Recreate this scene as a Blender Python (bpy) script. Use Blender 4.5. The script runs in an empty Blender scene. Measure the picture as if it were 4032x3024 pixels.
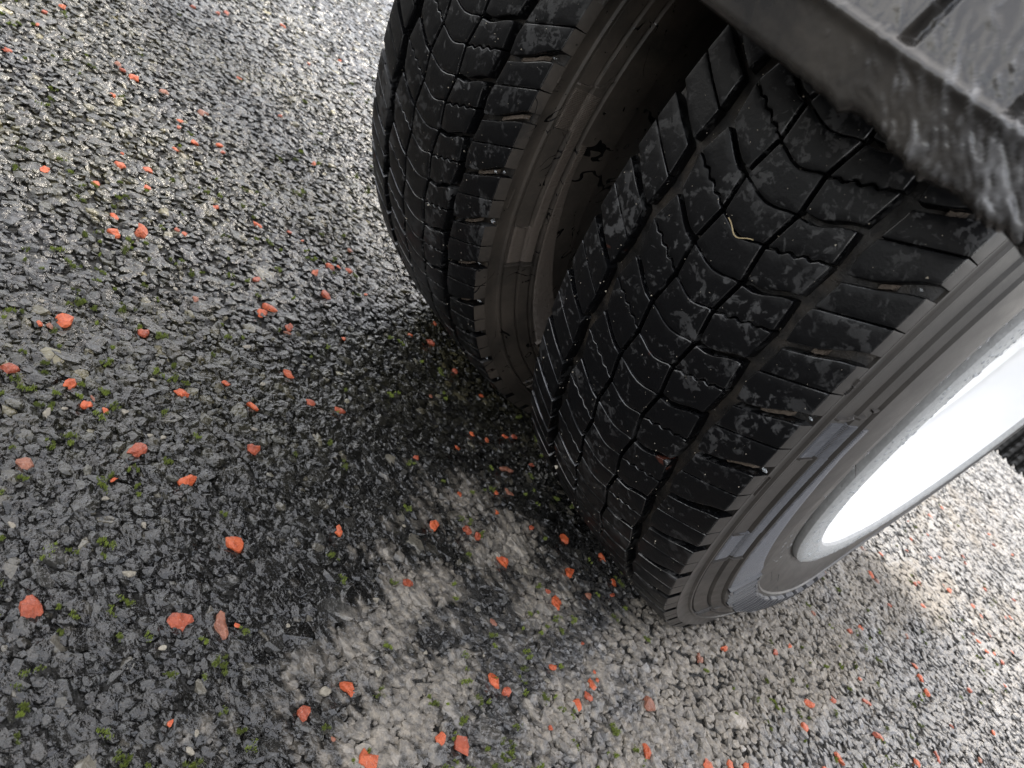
import bpy, bmesh, math, random
import numpy as np
from mathutils import Matrix, Vector
from mathutils.geometry import delaunay_2d_cdt
C = bpy.context.scene.collection
R_ = math.radians
rng = np.random.default_rng(7)
random.seed(7)

# ------------------------------------------------------------------ camera
cam_d = bpy.data.cameras.new('camera')
cam = bpy.data.objects.new('camera', cam_d); C.objects.link(cam)
CAM = Vector((0.163790, -0.693989, 0.343964))
M3 = Matrix(((0.52964443, 0.63485740, 0.56252315),
             (-0.71327707, -0.02554529, 0.70041649),
             (0.45903442, -0.77220691, 0.43929931))).transposed()
cam.matrix_world = Matrix.Translation(CAM) @ M3.to_4x4()
cam_d.sensor_fit = 'HORIZONTAL'; cam_d.sensor_width = 36.0
cam_d.lens = 3178.516 / 4032 * 36.0
cam_d.clip_start = 0.01; cam_d.clip_end = 500
cam_d.dof.use_dof = True; cam_d.dof.focus_distance = 0.47; cam_d.dof.aperture_fstop = 18
bpy.context.scene.camera = cam

# ------------------------------------------------------------------ world, sun, exposure
SUN_EL, SUN_AZ = 57, 112          # azimuth measured from +X towards +Y
world = bpy.data.worlds.new('World'); bpy.context.scene.world = world; world.use_nodes = True
wn = world.node_tree.nodes; wl = world.node_tree.links
sky = wn.new('ShaderNodeTexSky'); sky.sky_type = 'NISHITA'; sky.sun_disc = False
sky.sun_elevation = R_(SUN_EL); sky.sun_rotation = R_(90 - SUN_AZ)
sky.air_density = 1.0; sky.dust_density = 4.0; sky.ozone_density = 1.0
bg = wn['Background']; bg.inputs['Strength'].default_value = 0.15
tc = wn.new('ShaderNodeTexCoord'); mp = wn.new('ShaderNodeMapping'); mp.inputs['Scale'].default_value = (1, 1, 2.2)
wl.new(tc.outputs['Generated'], mp.inputs['Vector'])
cn = wn.new('ShaderNodeTexNoise'); cn.inputs['Scale'].default_value = 2.2; cn.inputs['Detail'].default_value = 6; cn.inputs['Roughness'].default_value = .55
wl.new(mp.outputs[0], cn.inputs['Vector'])
cr = wn.new('ShaderNodeMapRange'); cr.inputs['From Min'].default_value = .38; cr.inputs['From Max'].default_value = .58
cr.inputs['To Min'].default_value = .25; cr.inputs['To Max'].default_value = .75; wl.new(cn.outputs['Fac'], cr.inputs['Value'])
cm = wn.new('ShaderNodeMix'); cm.data_type = 'RGBA'; wl.new(cr.outputs[0], cm.inputs[0]); wl.new(sky.outputs[0], cm.inputs[6])
cm.inputs[7].default_value = (7.7, 7.45, 7.15, 1)
wl.new(cm.outputs[2], bg.inputs['Color'])
sun_d = bpy.data.lights.new('sun', 'SUN'); sun_d.energy = 1.5; sun_d.angle = R_(20); sun_d.color = (1.0, 0.93, 0.82)
sun = bpy.data.objects.new('sun', sun_d); C.objects.link(sun)
dvec = Vector((math.cos(R_(SUN_EL)) * math.cos(R_(SUN_AZ)), math.cos(R_(SUN_EL)) * math.sin(R_(SUN_AZ)), math.sin(R_(SUN_EL))))
sun.rotation_euler = dvec.to_track_quat('Z', 'Y').to_euler(); sun.location = dvec * 8
vs = bpy.context.scene.view_settings
vs.view_transform = 'Standard'; vs.look = 'None'; vs.gamma = 1; vs.use_curve_mapping = False
vs.exposure = 1.62

# ------------------------------------------------------------------ helpers
def tag(o, label=None, cat=None, group=None, kind=None):
    if label: o['label'] = label
    if cat: o['category'] = cat
    if group: o['group'] = group
    if kind: o['kind'] = kind
    return o

def mesh_np(name, verts, faces, mats=(), smooth=False, sharp=None, mat_idx=None, col=None):
    """faces: list of tuples or (n,3)/(n,4) array"""
    me = bpy.data.meshes.new(name)
    verts = np.asarray(verts, dtype=np.float32)
    if isinstance(faces, np.ndarray):
        n, k = faces.shape
        me.vertices.add(len(verts)); me.vertices.foreach_set('co', verts.ravel())
        me.loops.add(n * k); me.loops.foreach_set('vertex_index', faces.astype(np.int32).ravel())
        me.polygons.add(n); me.polygons.foreach_set('loop_start', np.arange(0, n * k, k, dtype=np.int32))
        me.update(calc_edges=True)
    else:
        me.from_pydata(verts.tolist(), [], faces)
    for m in mats: me.materials.append(m)
    if mat_idx is not None: me.polygons.foreach_set('material_index', np.asarray(mat_idx, dtype=np.int32))
    me.polygons.foreach_set('use_smooth', np.full(len(me.polygons), bool(smooth)))
    if sharp: me.set_sharp_from_angle(angle=R_(sharp))
    if col is not None:
        a = me.attributes.new('col', 'FLOAT_COLOR', 'POINT')
        c4 = np.ones((len(verts), 4), dtype=np.float32); c4[:, :col.shape[1]] = col
        a.data.foreach_set('color', c4.ravel())
    me.update()
    return me

def link(name, me, parent=None, loc=(0, 0, 0), rot=(0, 0, 0)):
    o = bpy.data.objects.new(name, me); C.objects.link(o)
    o.location = loc; o.rotation_euler = rot
    if parent: o.parent = parent
    return o

class Mat:
    def __init__(s, name):
        s.m = bpy.data.materials.new(name); s.m.use_nodes = True
        s.n = s.m.node_tree.nodes; s.l = s.m.node_tree.links; s.b = s.n['Principled BSDF']
        s.pos = s.n.new('ShaderNodeNewGeometry').outputs['Position']
    def noise(s, scale, detail=3, rough=0.55, dist=0.0, vec=None, stretch=None):
        t = s.n.new('ShaderNodeTexNoise'); t.inputs['Scale'].default_value = scale
        t.inputs['Detail'].default_value = detail; t.inputs['Roughness'].default_value = rough
        t.inputs['Distortion'].default_value = dist
        v = vec or s.pos
        if stretch:
            mp = s.n.new('ShaderNodeMapping'); mp.inputs['Scale'].default_value = stretch[0]
            mp.inputs['Rotation'].default_value = stretch[1]; s.l.new(v, mp.inputs['Vector']); v = mp.outputs[0]
        s.l.new(v, t.inputs['Vector']); return t.outputs['Fac']
    def vor(s, scale, feature='DISTANCE_TO_EDGE', vec=None):
        t = s.n.new('ShaderNodeTexVoronoi'); t.feature = feature; t.inputs['Scale'].default_value = scale
        s.l.new(vec or s.pos, t.inputs['Vector']); return t.outputs['Distance']
    def warp(s, amt, scale):
        t = s.n.new('ShaderNodeTexNoise'); t.inputs['Scale'].default_value = scale; t.inputs['Detail'].default_value = 3
        s.l.new(s.pos, t.inputs['Vector'])
        sub = s.n.new('ShaderNodeVectorMath'); sub.operation = 'SUBTRACT'; s.l.new(t.outputs['Color'], sub.inputs[0]); sub.inputs[1].default_value = (.5, .5, .5)
        sc = s.n.new('ShaderNodeVectorMath'); sc.operation = 'SCALE'; s.l.new(sub.outputs[0], sc.inputs[0]); sc.inputs['Scale'].default_value = amt
        ad = s.n.new('ShaderNodeVectorMath'); ad.operation = 'ADD'; s.l.new(s.pos, ad.inputs[0]); s.l.new(sc.outputs[0], ad.inputs[1])
        return ad.outputs[0]
    def ramp(s, f, a, b, lo=0.0, hi=1.0):
        t = s.n.new('ShaderNodeMapRange'); t.inputs['From Min'].default_value = a; t.inputs['From Max'].default_value = b
        t.inputs['To Min'].default_value = lo; t.inputs['To Max'].default_value = hi; s.l.new(f, t.inputs['Value']); return t.outputs[0]
    def math(s, op, a, b):
        t = s.n.new('ShaderNodeMath'); t.operation = op
        for i, v in enumerate((a, b)):
            if isinstance(v, (int, float)): t.inputs[i].default_value = v
            else: s.l.new(v, t.inputs[i])
        return t.outputs[0]
    def mix(s, f, a, b):
        t = s.n.new('ShaderNodeMix'); t.data_type = 'RGBA'
        for i, v in ((0, f), (6, a), (7, b)):
            if isinstance(v, (int, float)): t.inputs[i].default_value = v
            elif isinstance(v, tuple): t.inputs[i].default_value = (*v, 1)
            else: s.l.new(v, t.inputs[i])
        return t.outputs[2]
    def attr(s, name='col'):
        t = s.n.new('ShaderNodeAttribute'); t.attribute_name = name; return t.outputs['Color'], t.outputs['Alpha']
    def set(s, **k):
        for key, v in k.items():
            i = s.b.inputs[key.replace('_', ' ')]
            if isinstance(v, tuple): i.default_value = (*v, 1)
            elif isinstance(v, (int, float)): i.default_value = v
            else: s.l.new(v, i)
        return s
    def bump(s, h, strength, dist=0.001):
        t = s.n.new('ShaderNodeBump'); t.inputs['Strength'].default_value = strength; t.inputs['Distance'].default_value = dist
        s.l.new(h, t.inputs['Height']); s.l.new(t.outputs[0], s.b.inputs['Normal']); return s

# ------------------------------------------------------------------ materials
# tread rubber: black, with matt grey patches where the wet film has dried off
m = Mat('tread_rubber')
big = m.noise(58, 4, .6, 1.0); small = m.noise(210, 3, .6, .8); reg = m.noise(14, 2, .5)
f = m.math('ADD', m.math('MULTIPLY', big, .6), m.math('MULTIPLY', small, .4))
f = m.math('ADD', f, m.math('MULTIPLY', m.math('SUBTRACT', reg, .5), .16))
blot = m.math('MULTIPLY', m.ramp(f, .54, .59), m.ramp(m.noise(26, 2), .35, .62, .35, 1))
fine = m.ramp(m.noise(900, 2), .35, .7)
colr = m.mix(blot, (.0030, .0031, .0036), (.036, .036, .0365))
rust = m.math('MULTIPLY', m.ramp(m.noise(60, 2, .5, .5), .73, .76), .35)
colr = m.mix(rust, colr, (.12, .035, .02))
ec, ea = m.attr('edge')
edge = m.math('MULTIPLY', m.n[-1].outputs['Fac'], m.ramp(m.noise(55, 3), .42, .58))
m.set(Base_Color=colr, Roughness=m.math('SUBTRACT', m.ramp(blot, 0, 1, .36, .66), m.math('MULTIPLY', edge, .27)),
      Specular_IOR_Level=m.math('ADD', m.ramp(blot, 0, 1, .2, .5), m.math('MULTIPLY', edge, .8)))
m.bump(m.math('ADD', m.noise(600, 4, .65), m.math('MULTIPLY', blot, -.12)), .28, .0006)
M_TREAD = m.m
m = Mat('groove_rubber')
m.set(Base_Color=m.mix(m.ramp(m.noise(80, 4), .45, .7), (.008, .0072, .0065), (.046, .037, .028)), Roughness=m.ramp(m.noise(120, 3), .3, .7, .25, .75))
m.bump(m.noise(700, 4, .7), .5, .001); M_GROOVE = m.m
m = Mat('dried_mud')
m.set(Base_Color=m.mix(m.noise(300, 3), (.05, .039, .029), (.13, .10, .075)), Roughness=.75)
m.bump(m.noise(500, 4, .7), .8, .0012); M_MUD = m.m
# sidewall, cleaner outer one
def sidewall(name, c0, c1, wetcol, crack, rough):
    m = Mat(name)
    base = m.mix(m.ramp(m.noise(22, 4, .6, .4), .3, .7), c0, c1)
    base = m.mix(m.math('MULTIPLY', m.ramp(m.noise(260, 3, .6), .5, .8), .25), base, tuple(min(1, 1.7 * v) for v in c1))
    if crack:
        n1 = m.noise(13, 4, .55, .5); n2 = m.noise(19, 3, .6, .8, stretch=((1, 1, .45), (.3, .2, 0)))
        l1 = m.math('LESS_THAN', m.math('ABSOLUTE', m.math('SUBTRACT', n1, .5), 0), m.ramp(m.noise(24, 2), .52, .66, -.002, .011))
        l2 = m.math('LESS_THAN', m.math('ABSOLUTE', m.math('SUBTRACT', n2, .47), 0), m.ramp(m.noise(17, 2), .5, .66, -.002, .008))
        wet = m.math('MAXIMUM', l1, l2)
        spots = m.ramp(m.noise(170, 3, .6, .5), .685, .70)
        wet = m.math('MAXIMUM', wet, spots)
        base = m.mix(wet, base, wetcol)
        m.set(Base_Color=base, Roughness=m.ramp(wet, 0, 1, rough, .15))
    else:
        m.set(Base_Color=base, Roughness=m.ramp(m.noise(60, 3), .3, .7, rough - .08, rough + .08))
    m.set(Specular_IOR_Level=.5)
    m.bump(m.noise(1100, 3, .6), .12, .0005)
    return m.m
M_SIDE = sidewall('sidewall_rubber_dusty', (.023, .0205, .0185), (.042, .0375, .0335), (.02, .02, .02), False, .40)
M_SIDE_IN = sidewall('sidewall_rubber_muddy', (.020, .018, .016), (.078, .065, .053), (.006, .006, .006), True, .5)
m = Mat('rim_flange_paint')
m.set(Base_Color=m.mix(m.noise(180, 4, .6), (.26, .263, .26), (.46, .465, .46)), Roughness=.5, Metallic=.1)
m.bump(m.noise(520, 4, .7), .5, .001); M_FLANGE = m.m
m = Mat('rim_white_paint')
m.set(Base_Color=(.80, .80, .79), Roughness=.2, Specular_IOR_Level=.6)
m.b.inputs['Coat Weight'].default_value = .5; m.b.inputs['Coat Roughness'].default_value = .08
M_WHITE = m.m
m = Mat('dark_steel'); m.set(Base_Color=(.03, .028, .026), Roughness=.6, Metallic=.3); M_STEEL = m.m
m = Mat('water_drops'); m.set(Base_Color=(.9, .93, .95), Roughness=.02, IOR=1.33)
m.b.inputs['Transmission Weight'].default_value = .85; M_WATER = m.m
# wet black plastic of the guard
m = Mat('guard_plastic')
d = m.ramp(m.noise(28, 4, .6, .6), .35, .68)
c = m.mix(d, (.012, .0118, .0122), (.046, .041, .035))
sc = m.n.new('ShaderNodeAttribute'); sc.attribute_name = 'scuff'
sf = m.math('MULTIPLY', sc.outputs['Fac'], m.ramp(m.noise(60, 2), .4, .62, .1, .7))
c = m.mix(sf, c, (.20, .20, .205))
m.set(Base_Color=c, Roughness=m.ramp(m.noise(45, 4, .6), .40, .60, .07, .26), Specular_IOR_Level=.6)
m.bump(m.math('ADD', m.noise(150, 4, .6, 0, stretch=((1, 1, .22), (0, R_(-40), 0))), m.math('MULTIPLY', m.noise(650, 3, .6), .3)), .22, .0016)
M_GUARD = m.m
m = Mat('vehicle_paint'); m.set(Base_Color=(.5, .5, .5), Roughness=.3); M_BODY = m.m
m = Mat('underbody_coating'); m.set(Base_Color=(.012, .012, .012), Roughness=.8); m.bump(m.noise(60, 4), .5, .004); M_UNDER = m.m
m = Mat('flap_rubber'); m.set(Base_Color=(.012, .012, .012), Roughness=.38); m.bump(m.noise(300, 3), .3, .001); M_FLAP = m.m
# aggregate
m = Mat('aggregate_stone')
ac, aa = m.attr()
dry = m.ramp(aa, .4, 1.0); film = m.ramp(aa, .4, 0.0)
c = m.mix(m.ramp(m.noise(420, 4, .65), .25, .8), ac, m.mix(.6, ac, (.0, .0, .0)))
c = m.mix(m.math('MULTIPLY', m.ramp(m.noise(240, 4, .65), .42, .7), dry), c, (.255, .220, .172))
grain_glint = m.math('MULTIPLY', m.ramp(m.noise(1300, 2, .6), .56, .72), m.ramp(m.noise(110, 2), .35, .65, .15, .8))  # pale speckle: mineral grain, plus wet glints painted into the stone colour
c = m.mix(grain_glint, c, m.mix(dry, (.105, .106, .108), (.30, .285, .26)))
m.set(Base_Color=c, Specular_IOR_Level=.6,
      Roughness=m.math('SUBTRACT', m.math('ADD', m.ramp(m.noise(200, 3), .3, .7, .04, .17), m.math('MULTIPLY', dry, .55)), m.math('MULTIPLY', film, .06)))
h = m.math('ADD', m.noise(330, 3, .55), m.math('MULTIPLY', m.vor(260, 'F1'), .5))
t = m.n.new('ShaderNodeBump'); t.inputs['Distance'].default_value = .0013
m.l.new(m.ramp(film, 0, 1, 1.0, .25), t.inputs['Strength']); m.l.new(h, t.inputs['Height']); m.l.new(t.outputs[0], m.b.inputs['Normal'])
M_STONE = m.m
m = Mat('bitumen')
m.set(Base_Color=m.mix(m.noise(90, 4), (.008, .008, .008), (.032, .030, .026)), Roughness=m.ramp(m.noise(200, 3), .3, .7, .2, .6))
m.bump(m.math('ADD', m.vor(95, 'F1'), m.noise(300, 4)), 1.0, .006)
M_BIT = m.m
def chipmat(name, a, b):
    m = Mat(name)
    cc_ = m.mix(m.ramp(m.noise(300, 4, .7), .3, .7), a, b)
    cc_ = m.mix(m.ramp(m.noise(38, 1), .45, .75, 0, .6), cc_, tuple(v * .38 for v in b)); cc_ = m.mix(m.ramp(m.noise(900, 2), .62, .75, 0, .5), cc_, (.4, .3, .26))
    m.set(Base_Color=cc_, Roughness=m.ramp(m.noise(200, 2), .3, .7, .3, .6))
    m.bump(m.noise(420, 4, .7), .9, .0016); return m.m
M_RED2 = chipmat('brick_chip', (.20, .035, .015), (.40, .085, .035))
M_RED3 = chipmat('dull_chip', (.16, .050, .028), (.30, .125, .075))
M_RED = chipmat('red_chip', (.34, .050, .015), (.56, .122, .038))
M_PALE = chipmat('pale_chip', (.13, .115, .09), (.30, .27, .21))
m = Mat('grit'); m.set(Base_Color=m.mix(m.noise(90, 1), (.16, .14, .11), (.5, .45, .36)), Roughness=.5); M_GRIT = m.m
m = Mat('moss_green')
ac, aa = m.attr(); m.set(Base_Color=ac, Roughness=.7); m.b.inputs['Subsurface Weight'].default_value = 0.0; M_MOSS = m.m
m = Mat('straw'); m.set(Base_Color=m.mix(m.noise(400, 2), (.28, .20, .09), (.46, .38, .23)), Roughness=.6); M_STRAW = m.m

# ------------------------------------------------------------------ ground
# chippings: x, y (m), size (mm)
CHIPS = [(-0.689,-0.388,4.6),(-0.654,-0.403,5.2),(-0.717,-0.365,6.4),(-0.583,-0.443,6.8),(-0.626,-0.337,7.1),(-0.616,-0.335,5.5),(-0.609,-0.326,9.4),(-0.869,-0.169,6.2),(-0.883,-0.129,7.4),(-0.898,-0.11,6.5),(-0.942,0.001,7.1),(-0.694,-0.176,5.6),(-0.596,-0.301,8),(-0.575,-0.267,8.2),(-0.545,-0.303,4.6),(-0.53,-0.309,5.3),(-0.63,-0.149,5.6),(-0.897,0.08,6.1),(-0.832,-0.009,4.5),(-0.509,-0.3,6.8),(-0.517,-0.272,6.3),(-0.505,-0.273,5.5),(-0.485,-0.33,7.3),(-0.436,-0.392,7.9),(-0.455,-0.385,2.4),(-0.439,-0.369,6.8),(-0.405,-0.458,7.7),(-0.4,-0.422,6.8),(-0.41,-0.378,6.5),(-0.403,-0.321,6.3),(-0.536,-0.15,5.3),(-0.359,-0.419,5.4),(-0.339,-0.427,8.2),(-0.348,-0.403,9.7),(-0.357,-0.372,5.1),(-0.353,-0.367,5.1),(-0.387,-0.285,6.4),(-0.387,-0.253,5.2),(-0.376,-0.244,3),(-0.376,-0.188,5.5),(-0.344,-0.229,7.4),(-0.557,-0.362,5.1),(-0.236,-0.486,8.9),(-0.232,-0.502,3.3),(-0.23,-0.497,3.9),(-0.23,-0.44,7.4),(-0.272,-0.388,5.3),(-0.307,-0.322,7.8),(-0.329,-0.254,6.4),(-0.341,-0.23,6.6),(-0.341,-0.209,6.8),(-0.298,-0.257,9.7),(-0.273,-0.326,8.9),(-0.265,-0.334,7.5),(-0.25,-0.318,8.2),(-0.243,-0.323,3.7),(-0.242,-0.269,4),(-0.193,-0.526,8),(-0.181,-0.498,7.3),(-0.165,-0.494,5.9),(-0.161,-0.485,3.2),(-0.17,-0.489,2.3),(-0.176,-0.432,8.1),(-0.186,-0.399,5.4),(-0.165,-0.388,7.5),(-0.198,-0.343,7),(-0.168,-0.34,8.6),(-0.161,-0.316,7.6),(-0.13,-0.476,9.9),(-0.127,-0.403,9.1),(-0.124,-0.535,8.9),(-0.106,-0.456,7.8),(-0.11,-0.495,1.7),(-0.043,-0.552,9.9),(-0.02,-0.491,11.7),(-0.013,-0.471,8.8),(-0.011,-0.463,2.4),(-0.059,-0.445,9.3),(-0.058,-0.373,6),(0.038,-0.419,6.7),(0.043,-0.449,7.5),(0.06,-0.44,2),(0.028,-0.512,1.4),(-0.051,-0.294,6.7),(-0.044,-0.265,8),(-0.037,-0.26,6.9),(-0.054,-0.226,4.3),(-0.036,-0.198,5),(-0.021,-0.169,7.7),(0.002,-0.139,6.5),(-0.014,-0.251,10.3),(0.007,-0.19,8.5),(0.025,-0.147,5.7),(0.035,-0.159,3.7),(0.03,-0.186,6.6),(0.028,-0.224,9.2),(0.017,-0.226,4),(-0.013,-0.343,8.5),(0.028,-0.295,5.2),(0.061,-0.226,2.8),(0.068,-0.267,5.2),(0.082,-0.233,2.7),(0.089,-0.243,6.4),(0.095,-0.252,6.2),(0.095,-0.265,6.1),(0.087,-0.235,3.2),(0.062,-0.32,9.2),(0.072,-0.317,6.7),(0.101,-0.3,3.4),(0.082,-0.38,6),(0.088,-0.368,8.3),(0.076,-0.428,11),(0.116,-0.2,11),(0.14,-0.232,8.3),(0.105,-0.108,7.5),(0.107,-0.067,5.9),(0.129,0.003,4.9),(0.131,0.033,5.1),(0.086,0.221,4.4),(0.116,0.124,4.8),(0.148,0.168,7.4),(0.151,0.197,5.9),(0.112,0.337,9.7),(0.12,0.336,7.7),(0.149,0.313,5.6),(0.17,0.405,7.9),(0.184,0.287,6.3),(0.145,0.444,6.2),(0.148,0.46,6.3),(0.175,0.537,8.7),(0.166,0.535,5.5),(0.16,0.706,6.1),(0.15,0.726,6.2),(0.079,0.379,6.1),(0.095,0.423,5.2),(0.076,0.756,7.8),(0.07,0.86,8.3),(0.105,0.519,4.4),(0.21,0.245,6),(0.221,0.233,9.2),(0.236,0.221,8.2),(0.175,-0.007,8.7),(0.185,0.035,6.3),(0.204,0.087,7.3),(0.186,0.108,3.8),(0.188,-0.039,9.6),(0.229,0.06,8.4),(0.22,-0.026,9.6),(0.167,-0.183,7.6),(0.176,-0.161,6.1),(0.182,-0.145,5.6),(0.217,-0.054,4.9),(0.263,0.324,6.2),(0.29,0.433,4.8),(0.264,0.087,7),(0.274,0.131,8.1),(0.305,0.209,5.5),(0.303,0.291,5.9),(0.27,0.21,4),(0.274,0.491,5.1),(0.262,0.49,6.1),(0.254,0.475,6),(0.24,0.477,6.1),(0.23,0.48,5.1),(0.245,0.531,5.3),(0.276,0.556,5.3),(0.224,0.567,5.5),(0.207,0.572,6.6),(0.25,0.676,5.8),(0.246,0.656,4.6),(0.203,0.684,6),(0.24,0.766,6.2),(0.094,0.576,4.6),(0.098,0.662,4.9),(0.144,0.977,5.8),(0.162,0.943,7),(0.192,0.996,5.7),(0.069,0.632,3.6),(0.133,0.619,4.7),(0.128,0.584,4.6),(-0.344,-0.219,4.3),(-0.341,-0.229,4.3),(-0.341,-0.21,5.2),(-0.299,-0.257,5.6),(-0.307,-0.208,3.8),(-0.276,-0.139,4.5),(-0.248,-0.163,7.7),(-0.255,-0.185,5.1),(-0.21,-0.158,5.9),(-0.177,-0.212,3.5),(-0.179,-0.147,4.2),(-0.134,-0.193,3.9),(-0.127,-0.18,4.7),(-0.129,-0.154,4.8),(-0.129,-0.141,4.9),(-0.113,-0.271,4.2),(-0.12,-0.221,4.4),(-0.094,-0.181,7.6),(-0.072,-0.212,4.3),(-0.071,-0.197,5.2),(-0.097,-0.145,3.6),(-0.054,-0.226,3.5),(-0.075,-0.251,4.1),(-0.036,-0.198,3.2)]
PALE = [(-0.555,-0.355,5.9),(-0.597,-0.358,3.8),(-0.478,-0.323,8.0),(-0.455,-0.432,7.0),(-0.538,-0.402,4.2),(-0.295,-0.391,4.2),(-0.281,-0.400,4.1),(-0.200,-0.498,2.3),(-0.187,-0.448,4.0),(-0.234,-0.308,3.8),(-0.159,-0.516,7.0),(-0.162,-0.506,3.5),(-0.141,-0.465,3.7),(-0.139,-0.458,4.7),(-0.137,-0.352,4.4),(-0.098,-0.503,4.6),(-0.224,-0.366,7.0),(-0.208,-0.324,4.8),(-0.160,-0.474,5.6),(-0.144,-0.395,4.2),(-0.253,-0.496,3.9),(-0.186,-0.370,4.5),(-0.087,-0.549,4.5),(-0.008,-0.503,3.8),(-0.051,-0.505,6.3),(0.036,-0.502,3.6),(0.042,-0.508,5.6),(0.036,-0.432,6.6),(-0.004,-0.436,3.4),(-0.034,-0.415,7.3),(-0.079,-0.489,4.2),(-0.010,-0.456,4.1),(0.035,-0.396,7.4),(0.014,-0.351,2.9),(-0.003,-0.234,7.0),(-0.055,-0.320,3.2),(0.046,-0.318,2.5),(0.033,-0.359,3.3),(0.075,-0.279,5.1),(-0.007,-0.373,4.7),(0.108,-0.326,4.6)]
WATERLINE = -0.0034
def rnd_noise2(x, y, seed, scale):
    r = np.random.default_rng(seed); v = 0; amp = 1
    for o in range(3):
        a = r.uniform(0, 6.28, 4)
        k = scale * (1.9 ** o)
        v = v + amp * (np.sin(k * (x * math.cos(a[0]) + y * math.sin(a[0])) + a[1]) * np.sin(k * 1.13 * (x * math.cos(a[2]) + y * math.sin(a[2])) + a[3]))
        amp *= .6
    return v
def dryness(x, y):
    """0 wet .. 1 dry and dusty: the wear and dirt print of the wheels"""
    x = np.asarray(x); y = np.asarray(y)
    v = np.zeros_like(x, dtype=float)
    def blob(cx, cy, rx, ry, ang, w):
        c, s = math.cos(R_(ang)), math.sin(R_(ang)); dx, dy = x - cx, y - cy
        u = (dx * c + dy * s) / rx; t = (-dx * s + dy * c) / ry
        return w * np.exp(-(u * u + t * t) ** 1.5)
    for b in ((-.045, -.255, .085, .05, 40, .55), (.055, -.40, .06, .09, 0, .62), (.105, -.27, .07, .07, 0, .55), (.125, -.03, .075, .28, 0, 1.0),
              (.13, .30, .07, .35, -8, .8), (.26, .62, .10, .28, 0, .45), (.0, -.325, .05, .04, 50, .5), (.03, -.24, .07, .04, 30, .5), (.09, -.17, .05, .09, 0, .7), (.10, .9, .12, .4, 0, .45), (.02, .02, .1, .1, 0, .4)):
        v = np.maximum(v, blob(*b))
    v = v + .16 * rnd_noise2(x, y, 3, 28) * (v > .05) + .05 * rnd_noise2(x, y, 5, 90)
    return np.clip(v, 0, 1)
def greyness(x, y):
    return np.clip((x + .02) / .14, 0, 1) * np.clip((y + .45) / .25, 0, 1)

gs = 60.0
gv = [(-gs, -gs, WATERLINE), (gs, -gs, WATERLINE), (gs, gs, WATERLINE), (-gs, gs, WATERLINE)]
ground = link('ground', mesh_np('ground', gv, [(0, 1, 2, 3)], [M_BIT]))
tag(ground, 'wet dark tarmac of coarse stones with a dry dusty patch', kind='structure')

def ico(sub):
    bm = bmesh.new(); bmesh.ops.create_icosphere(bm, subdivisions=sub, radius=1)
    v = np.array([q.co[:] for q in bm.verts]); fc = np.array([[q.index for q in p.verts] for p in bm.faces]); bm.free(); return v, fc
def rock(v, nplanes, flat, r, top=True):
    """radius clipped by random planes: an angular stone"""
    n = r.normal(size=(nplanes, 3)); n /= np.linalg.norm(n, axis=1)[:, None]
    d = r.uniform(.5, .92, nplanes)
    if top:
        t = np.array([r.normal(0, .16), r.normal(0, .16), 1.0]); t /= np.linalg.norm(t)
        n = np.vstack([n, t]); d = np.append(d, r.uniform(.45, .62) )
    dots = v @ n.T
    rad = np.min(np.where(dots > .05, d / np.maximum(dots, .05), 9), axis=1)
    rad = np.minimum(rad, 1.12)
    p = v * rad[:, None] * (1 + r.normal(0, .025, len(v)))[:, None]
    return p * np.array([r.uniform(.85, 1.25), r.uniform(.7, .95), flat])
V2, F2 = ico(2); V1, F1 = ico(1)
if len(V2) < 100: pass
def trim(v, fc):
    keep = (v[fc][:, :, 2].max(axis=1) > -.35)
    return fc[keep]
NV = 16
near_rocks = [rock(V2, 10, .85, rng) for _ in range(NV)]
mid_rocks = [rock(V1, 8, .85, rng) for _ in range(NV)]
# poisson-like jittered grid with ring-dependent spacing
camx, camy, camz = CAM
def field(step, dmin, dmax, poly):
    xs = np.arange(poly[0], poly[1], step); ys = np.arange(poly[2], poly[3], step * .87)
    X, Y = np.meshgrid(xs, ys); X[1::2] += step * .5
    X = (X + rng.uniform(-.36, .36, X.shape) * step).ravel(); Y = (Y + rng.uniform(-.36, .36, Y.shape) * step).ravel()
    D = np.sqrt((X - camx) ** 2 + (Y - camy) ** 2 + camz ** 2)
    # keep only what lies in front of the lens, with a margin for a step to the side
    f = -np.array(M3.transposed()[2]); R3 = np.array(M3.transposed())
    q = np.stack([X - camx, Y - camy, np.full_like(X, -camz)], 1) @ R3.T
    u = q[:, 0] / np.maximum(-q[:, 2], .02) ; w = q[:, 1] / np.maximum(-q[:, 2], .02)
    ok = (q[:, 2] < -.05) & (np.abs(u) < .634 + .22) & (np.abs(w) < .476 + .22) & (D >= dmin) & (D < dmax)
    return X[ok], Y[ok], D[ok], u[ok], w[ok]
box = (-2.6, 1.4, -.8, 3.4)
sets = [(field(.0078, 0, .62, box), near_rocks, trim(V2, F2), .0082), (field(.0042, 0, .62, box), mid_rocks, trim(V1, F1), .0040), (field(.0064, .62, 1.15, box), mid_rocks, trim(V1, F1), .0066),
        (field(.0088, 1.15, 1.9, box), mid_rocks, trim(V1, F1), .0088), (field(.013, 1.9, 3.4, box), mid_rocks, trim(V1, F1), .013)]
allv, allf, allc = [], [], []
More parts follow.
